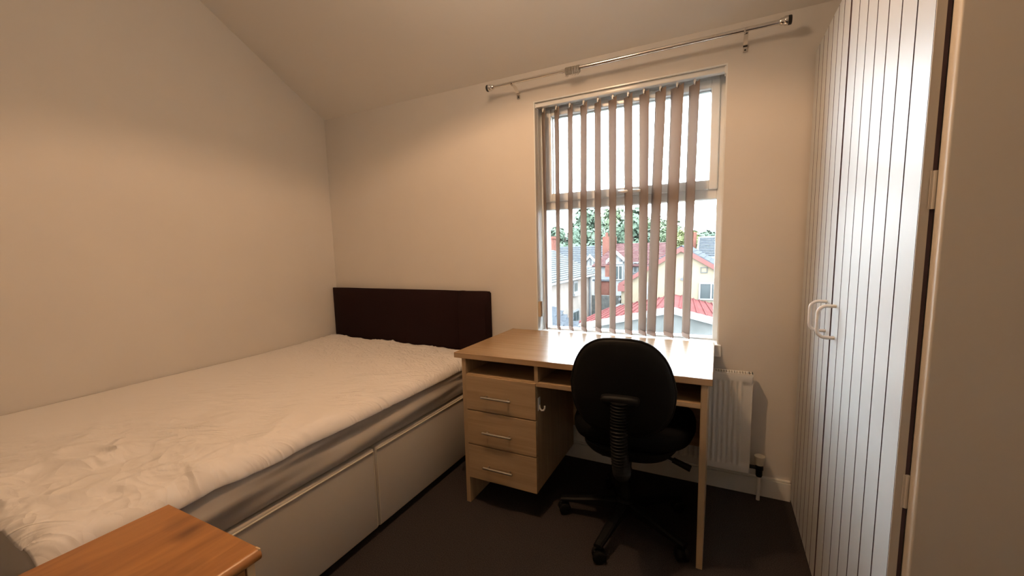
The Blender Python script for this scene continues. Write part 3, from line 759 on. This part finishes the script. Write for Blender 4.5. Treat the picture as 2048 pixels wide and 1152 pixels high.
for f_, bk in ((fl_, blp), (frp, brp)):
    q = [Vector(f_), Vector(bk), Vector(ba), Vector(fa)]
    n = (q[1]-q[0]).cross(q[3]-q[0]).normalized(); n = n if n.z > 0 else -n
    rs = obj('roof_slope', prism(B(), q, -n*.1), red_metal, ex)
    for k in range(1, 13):
        t = k/13; a, c = q[0].lerp(q[3], t)+n*.02, q[1].lerp(q[2], t)+n*.02
        obj('seam', tube(B(), [a, c], .035, 5), red_metal, rs)
    obj('fascia', prism(B(), [Vector(f_)+Vector((0, -.06, -.22)), Vector(f_)+Vector((0, -.06, 0)), Vector(fa)+Vector((0, -.06, 0)), Vector(fa)+Vector((0, -.06, -.22))], (0, .08, 0)), ext_white, ex)

# pebbledashed house on the left, slate roof running away
e1 = on(1101, 566, 'y', 14.0); ZE = e1.z
e2 = on(1193, 546, 'z', ZE)
top = on(1106, 500, 'y', 18.5)
ha = thing('pebbledash_house', (e1.x, e1.y, GZ), 'pebbledashed house with pale slate roof and drainpipe', 'house')
d12 = (e2-e1); d12.z = 0; L12 = d12.length; d12.normalize(); nin = Vector((-d12.y, d12.x, 0))
if nin.x > 0: nin = -nin
ins = d12*.12+nin*.25
wl = [e1+d12*.2+nin*.25, e2-d12*.1+nin*.25, e2-d12*.1+nin*5.5, e1+d12*.2+nin*5.5]
obj('house_wall', prism(B(), [(p.x, p.y, GZ) for p in wl], (0, 0, ZE-.08-GZ)), render_pink, ha)
rc = Vector((top.x, top.y, top.z))
e3, e4 = e2+nin*5.8, e1+nin*5.8
ridge_a = e1 + d12*(L12*.42) + nin*2.6; ridge_a.z = rc.z
rr_ = [e1, e2, e3, e4]
ridge_b = ridge_a + d12*.3
def tri_roof(a, c, t):
    return roof(B(), [a, c, t+(c-a).normalized()*.02, t-(c-a).normalized()*.02], .1, 16, .03)
obj('roof_slope', tri_roof(e1, e2, rc), slate, ha); obj('roof_slope', tri_roof(e2, e3, rc), slate, ha); obj('roof_slope', tri_roof(e4, e1, rc), slate, ha)
gt = e1+Vector((0, 0, -.06)); obj('gutter', tube(B(), [e1+Vector((0, 0, -.07))-nin*.05, e2+Vector((0, 0, -.07))-nin*.05], .055, 8), ext_white, ha)
obj('bargeboard', prism(B(), [e1-nin*.05+Vector((0, 0, -.42)), e1-nin*.05, e1+nin*.9+Vector((0, 0, .35)), e1+nin*.9+Vector((0, 0, -.1))], -d12*.1), red_paint, ha)
def wallbox(bm, s0, s1, z0, z1, d0, d1):
    o = e1+nin*.25; P = [o+d12*s0-nin*d0, o+d12*s1-nin*d0, o+d12*s1-nin*d1, o+d12*s0-nin*d1]
    return prism(bm, [(p.x, p.y, z0) for p in P], (0, 0, z1-z0))
def wall_hit(px, py):
    d = ray(px, py); o = e1+nin*.25; t = (o-CAM_C).dot(nin)/d.dot(nin); p = CAM_C+d*t
    return (p-e1).dot(d12), p.z
for a, c in (((1146, 563), (1154, 585)), ((1144, 622), (1157, 642))):
    s0, z1 = wall_hit(*a); s1, z0 = wall_hit(*c)
    w_ = obj('window', wallbox(B(), s0, s1, z0, z1, 0, .05), ext_white, ha); obj('sill', wallbox(B(), s0-.1, s1+.1, z0-.12, z0, 0, .14), ext_white, w_)
    obj('pane', wallbox(B(), s0+.09, (s0+s1)/2-.04, z0+.1, z1-.1, .04, .06), ext_glass, w_); obj('pane', wallbox(B(), (s0+s1)/2+.04, s1-.09, z0+.1, z1-.1, .04, .06), ext_glass, w_)
sd, zd = wall_hit(1176, 556); s2, z2 = wall_hit(1176, 628); s3, z3 = wall_hit(1181, 549)
o_ = e1+nin*.25-nin*.1
obj('drainpipe', tube(B(), [o_+d12*s3+Vector((0, 0, z3-ZE)), o_+d12*sd+Vector((0, 0, zd-ZE)), o_+d12*sd+Vector((0, 0, GZ-ZE))], .055, 8), pipe_m, ha)
c = on(1102, 497, 'y', 20.5)
obj('chimney', bx(c.x-.55, c.x+.22, 20.2, 21.2, c.z-1.9, c.z+.55), brick, ha)
obj('chimney_cap', bx(c.x-.62, c.x+.29, 20.15, 21.25, c.z+.55, c.z+.68), brick, ha)

# far terrace: slate part, red tiled part with a gabled bay
YT = 37.0
tr = thing('terraced_house', (on(1180, 490, 'y', YT).x, YT, GZ), 'far terraced house with grey slate roof and white gable', 'house')
rl, rrr = on(1060, 492, 'y', YT+3.2), on(1240, 490, 'y', YT+3.2); ev = on(1180, 553, 'y', YT).z
obj('house_wall', bx(rl.x, rrr.x, YT+.3, YT+6.2, GZ, ev-.05), render_pink, tr)
obj('roof_slope', roof(B(), [(rl.x, YT, ev), (rrr.x, YT, ev), (rrr.x, YT+3.2, rrr.z), (rl.x, YT+3.2, rrr.z)], .12, 16, .05), slate_d, tr)
obj('roof_slope', roof(B(), [(rl.x, YT+6.4, ev), (rrr.x, YT+6.4, ev), (rrr.x, YT+3.2, rrr.z), (rl.x, YT+3.2, rrr.z)], .12, 4, .05), slate_d, tr)
def gable_bay(par, pl, pr, pa, Y, z0, roofm, wallm, timbers):
    L_, R__, A_ = on(*pl, 'y', Y), on(*pr, 'y', Y), on(*pa, 'y', Y); mx = (L_.x+R__.x)/2; ez = (L_.z+R__.z)/2
    A_ = Vector((mx, Y, A_.z)); bw = obj('bay_wall', prism(B(), [(L_.x+.25, Y+.15, z0), (R__.x-.25, Y+.15, z0), (R__.x-.25, Y+.15, ez), (mx, Y+.15, A_.z-.15), (L_.x+.25, Y+.15, ez)], (0, 2.2, 0)), wallm, par)
    for e in (L_.x, R__.x):
        obj('bay_roof', roof(B(), [(e, Y, ez), (e, Y+3, ez), (mx, Y+3, A_.z), (mx, Y, A_.z)], .1, 8, .04), roofm, par)
        obj('bay_bargeboard', prism(B(), [(e, Y-.05, ez-.2), (e, Y-.05, ez+.06), (mx, Y-.05, A_.z+.06), (mx, Y-.05, A_.z-.22)], (0, .1, 0)), ext_white, par)
    for k in timbers:
        x = mx+(R__.x-mx)*k; hh = A_.z-(A_.z-ez)*abs(k)-.2; obj('timber', bx(x-.06, x+.06, Y+.08, Y+.16, ez-.1, hh), pipe_m, bw)
    obj('timber', bx(L_.x+.3, R__.x-.3, Y+.06, Y+.16, ez-.22, ez-.05), ext_white, bw)
    return L_, R__, ez
Lb, Rb, ez = gable_bay(tr, (1161, 531), (1199, 529), (1181, 510), YT-1.2, GZ, slate_d, ext_white, (-.4, 0, .4))
far_window(tr, Lb.x+.35, Rb.x-.35, ez-1.05, ez-.3, YT-1.1, 3)
YT = 29.0
t2 = thing('terraced_house', (on(1290, 490, 'y', YT).x, YT, GZ), 'far terraced house with red tiled roof and gabled bay window', 'house')
rl, rrr = on(1241, 486, 'y', YT+3.2), on(1352, 484, 'y', YT+3.2); ev = on(1290, 532, 'y', YT).z
obj('house_wall', bx(rl.x-1.2, rrr.x+.2, YT+.3, YT+6.2, GZ, ev-.05), ext_white, t2)
obj('roof_slope', roof(B(), [(rl.x-1.5, YT, ev), (rrr.x-.2, YT, ev), (rrr.x-.2, YT+3.2, rrr.z), (rl.x-.3, YT+3.2, rrr.z)], .12, 16, .05), tile_red, t2)
obj('roof_slope', roof(B(), [(rl.x-1.5, YT+6.4, ev), (rrr.x-.2, YT+6.4, ev), (rrr.x-.2, YT+3.2, rrr.z), (rl.x-.3, YT+3.2, rrr.z)], .12, 4, .05), tile_red, t2)
Lb, Rb, ez = gable_bay(t2, (1212, 524), (1254, 521), (1232, 503), YT-1.2, GZ, tile_red, ext_white, (-.35, .35))
far_window(t2, Lb.x+.3, Rb.x-.3, ez-1.35, ez-.3, YT-1.1, 2)
obj('brick_pier', bx(Lb.x-.1, Lb.x+.30, YT-1.06, YT+.4, GZ, ez-.3), brick, t2)
p, q = on(1266, 524, 'y', YT+.2), on(1283, 546, 'y', YT+.2); far_window(t2, p.x, q.x, q.z, p.z, YT+.25, 1)
c = on(1217, 491, 'y', YT+3); obj('chimney', bx(c.x-.4, c.x+.55, YT+2.6, YT+3.5, c.z-1, c.z+.72), brick, t2)
for dx in (-.15, .25): obj('chimney_pot', lathe(B(), [(.13, .72), (.11, 1.05), (.14, 1.07)], (c.x+dx, YT+3.05, c.z), 'z', 10), brick, t2)
# slate roofed houses to the right, beyond the gable
for (pl, pe, Yh, lab, tw) in (((1398, 476), 515, 34, 'far house with grey slate roof behind the cream gable', .0), ((1404, 518), 548, 26.8, 'low slate roofed house just behind the cream gable', .0)):
    a = on(pl[0], pl[1], 'y', Yh+3); ez = on(1410, pe, 'y', Yh).z
    h = thing('slate_roofed_house', (a.x+3, Yh, GZ), lab, 'house')
    obj('house_wall', bx(a.x+.2, a.x+9, Yh+.3, Yh+6, GZ, ez), grey_rend, h)
    for yy in (Yh, Yh+6): obj('roof_slope', roof(B(), [(a.x, yy, ez), (a.x+9.3, yy, ez), (a.x+9.3, Yh+3, a.z), (a.x, Yh+3, a.z)], .12, 12, .05), slate_d, h)
    obj('verge', prism(B(), [(a.x-.05, Yh, ez-.15), (a.x-.05, Yh, ez+.08), (a.x-.05, Yh+3, a.z+.08), (a.x-.05, Yh+3, a.z-.15)], (.12, 0, 0)), ext_white, h)
    obj('ridge_cap', tube(B(), [(a.x, Yh+3, a.z+.04), (a.x+9.3, Yh+3, a.z+.04)], .1, 6), ext_white, h)
    obj('chimney', bx(a.x-.9, a.x-.2, Yh+2.6, Yh+3.4, GZ, a.z+.5), brick, h)
# brick outhouse and stone wall between the houses
p, q = on(1199, 562, 'y', 22), on(1216, 590, 'y', 22)
ob = thing('brick_outhouse', (p.x, 22, GZ), 'red brick outhouse between the pebbledash and cream houses', 'outhouse')
obj('outhouse_wall', bx(p.x-.3, q.x, 22, 24, GZ, p.z), brick, ob); obj('flat_roof', bx(p.x-.4, q.x+.1, 21.9, 24.1, p.z, p.z+.1), slate_d, ob)
p, q = on(1195, 591, 'y', 21.2), on(1240, 615, 'y', 21.2)
sw = thing('stone_garden_wall', (p.x, 21.2, GZ), 'grey stone garden wall in front of the brick outhouse', 'garden wall')
obj('wall_core', bx(p.x-.5, q.x, 21.25, 21.5, GZ, p.z), stone, sw)
stone_me = None
for r_ in range(6):
    for k in range(6):
        x0 = p.x-.5 + k*(q.x-p.x+.5)/6 + (.12 if r_ % 2 else 0); zt_ = p.z-.02-r_*.22
        if stone_me is None:
            s_ = obj('stone', bx(0, (q.x-p.x+.5)/6-.05, -.06, .05, -.19, 0, .03, 1), stone, sw); stone_me = s_
        else: s_ = stone_me.copy(); COL.objects.link(s_)
        s_.parent = sw; s_.location = (x0-p.x+.35, .05+random.uniform(-.02, .02), zt_-GZ)
# near slate lean-to roof below the window
Yn = 5.2
a, c = on(1085, 662, 'y', Yn), on(1180, 668, 'y', Yn); t_ = on(1098, 618, 'y', Yn+2.6)
ln = thing('lean_to', (a.x, Yn, GZ), 'low lean-to with a rough slate roof below the window', 'lean-to')
obj('lean_to_wall', bx(a.x-.4, c.x-.2, Yn+.2, Yn+2.4, GZ, c.z-.35), render_pink, ln)
eL, eR = Vector((a.x-.6, Yn-.1, c.z-.12)), Vector((c.x, Yn-.1, c.z-.12)); rL, rR = Vector((t_.x-1.2, Yn+2.6, t_.z)), Vector((t_.x-.1, Yn+2.6, t_.z))
obj('roof_deck', slab(B(), [eL, eR, rR, rL], .1), ext('roof_felt', (.012, .013, .015), (.02, .02, .022), 5), ln)
nrm = (eR-eL).cross(rL-eL).normalized()
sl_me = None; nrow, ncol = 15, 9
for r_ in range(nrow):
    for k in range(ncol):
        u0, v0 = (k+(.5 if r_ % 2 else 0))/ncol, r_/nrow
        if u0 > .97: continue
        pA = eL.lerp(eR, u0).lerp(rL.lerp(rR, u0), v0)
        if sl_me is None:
            sl_me = obj('slate', bx(0, .21, 0, .26, 0, .014), ext('sky_dimmed_slate', (.020, .022, .026), (.042, .045, .05), 9), ln); s_ = sl_me  # slate colour darkened to offset the full sky light on this roof
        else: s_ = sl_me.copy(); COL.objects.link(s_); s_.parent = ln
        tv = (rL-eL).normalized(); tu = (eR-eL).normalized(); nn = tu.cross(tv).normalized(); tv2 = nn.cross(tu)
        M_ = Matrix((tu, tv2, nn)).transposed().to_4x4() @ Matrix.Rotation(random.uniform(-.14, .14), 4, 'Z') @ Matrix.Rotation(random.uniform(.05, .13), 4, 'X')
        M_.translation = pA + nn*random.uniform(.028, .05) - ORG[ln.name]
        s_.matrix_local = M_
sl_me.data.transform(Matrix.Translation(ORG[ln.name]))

# trees behind the roofs
leaf_ms = [mat('leaf_deep', (0.037, 0.055, 0.038), .7, .2, col2=(0.053, 0.074, 0.048), scale=(.5,)*3), mat('leaf_mid', (0.050, 0.068, 0.039), .7, .2, col2=(0.069, 0.088, 0.048), scale=(.5,)*3), mat('leaf_yellow', (0.074, 0.081, 0.032), .7, .2, col2=(0.092, 0.099, 0.042), scale=(.5,)*3)]
bark = mat('bark', (.07, .06, .05), .9, .1)
def tree(name, label, px, pytop, Y, wid, hgt, lm, seed, nleaf=5000):
    rnd = random.Random(seed); tp_ = on(px, pytop, 'y', Y)
    t = thing(name, (tp_.x, Y, GZ), label, 'tree', 'trees beyond the roofs')
    cz = tp_.z-hgt/2
    b = tube(B(), [(tp_.x, Y, GZ), (tp_.x+.1, Y, cz-hgt*.1), (tp_.x, Y, cz+hgt*.25)], [.4, .28, .08], 8)
    for k in range(5):
        a = rnd.uniform(0, 6.28); tube(b, [(tp_.x+.05, Y, cz-hgt*.2+k*.4), (tp_.x+math.cos(a)*wid*.35, Y+math.sin(a)*wid*.35, cz+rnd.uniform(0, hgt*.25))], [.14, .04], 6)
    obj('trunk', b, bark, t, 60)
    cl = []
    for k in range(38):
        while True:
            u = Vector((rnd.uniform(-1, 1), rnd.uniform(-1, 1), rnd.uniform(-1, 1)))
            if .3 < u.length < 1: break
        cl.append((Vector((tp_.x+u.x*wid*.40, Y+u.y*wid*.4, cz+u.z*hgt*.40)), rnd.uniform(.12, .22)*wid))
    V, F = [], []
    for k in range(nleaf):
        c_, r_ = rnd.choice(cl); d = Vector((rnd.gauss(0, 1), rnd.gauss(0, 1), rnd.gauss(0, 1))).normalized()*r_*rnd.uniform(.55, 1)
        p_ = c_+d; p_.z = max(p_.z, GZ+.5); s_ = rnd.uniform(.2, .46)
        n_ = (d.normalized()+Vector((rnd.uniform(-.6, .6), rnd.uniform(-.6, .6), rnd.uniform(-.2, .8)))).normalized()
        a_ = n_.orthogonal().normalized(); a_ = Matrix.Rotation(rnd.uniform(0, 6.28), 3, n_) @ a_; b_ = n_.cross(a_)
        i0 = len(V); V += [p_-a_*s_, p_-b_*s_*.75, p_+a_*s_, p_+b_*s_*.75]; F.append((i0, i0+1, i0+2, i0+3))
    o0 = ORG[t.name]; me = bpy.data.meshes.new('foliage'); me.from_pydata([tuple(v-o0) for v in V], [], F); me.materials.append(lm)
    f = bpy.data.objects.new('foliage', me); COL.objects.link(f); f.parent = t; f['kind'] = 'stuff'
for nm, lab, px, py, Y, w_, h_, k, sd in (
    ('round_tree', 'dark green tree beyond the slate terrace roof', 1130, 434, 47, 5, 10, 0, 1),
    ('tall_tree', 'tall deep green tree above the slate terrace ridge', 1172, 408, 56.5, 8.5, 13, 0, 2),
    ('tall_tree', 'tall mid green tree above the chimney of the red roof', 1218, 405, 72, 12, 15, 1, 3),
    ('tall_tree', 'tall green tree above the red tiled ridge', 1266, 408, 47.5, 6.6, 11, 0, 4),
    ('tall_tree', 'fresh green tree above the end of the red roof', 1306, 420, 82, 11, 14, 1, 5),
    ('slim_tree', 'slim green tree next to the cream gable apex', 1340, 428, 60, 4.8, 10, 1, 6),
    ('yellow_tree', 'small yellow green tree behind the cream gable apex', 1378, 450, 46, 3.6, 6, 2, 7),
    ('round_tree', 'small dark tree beyond the pebbledash house chimney', 1100, 446, 66, 6, 10, 0, 8),
    ('hill_tree', 'distant green tree above the far slate roof', 1408, 456, 78, 8, 9, 0, 9),
    ('hill_tree', 'distant pale tree at the edge of the far slate roof', 1440, 452, 90, 10, 10, 1, 10)):
    tree(nm, lab, px, py, Y, w_, h_, leaf_ms[k], sd, 11000)
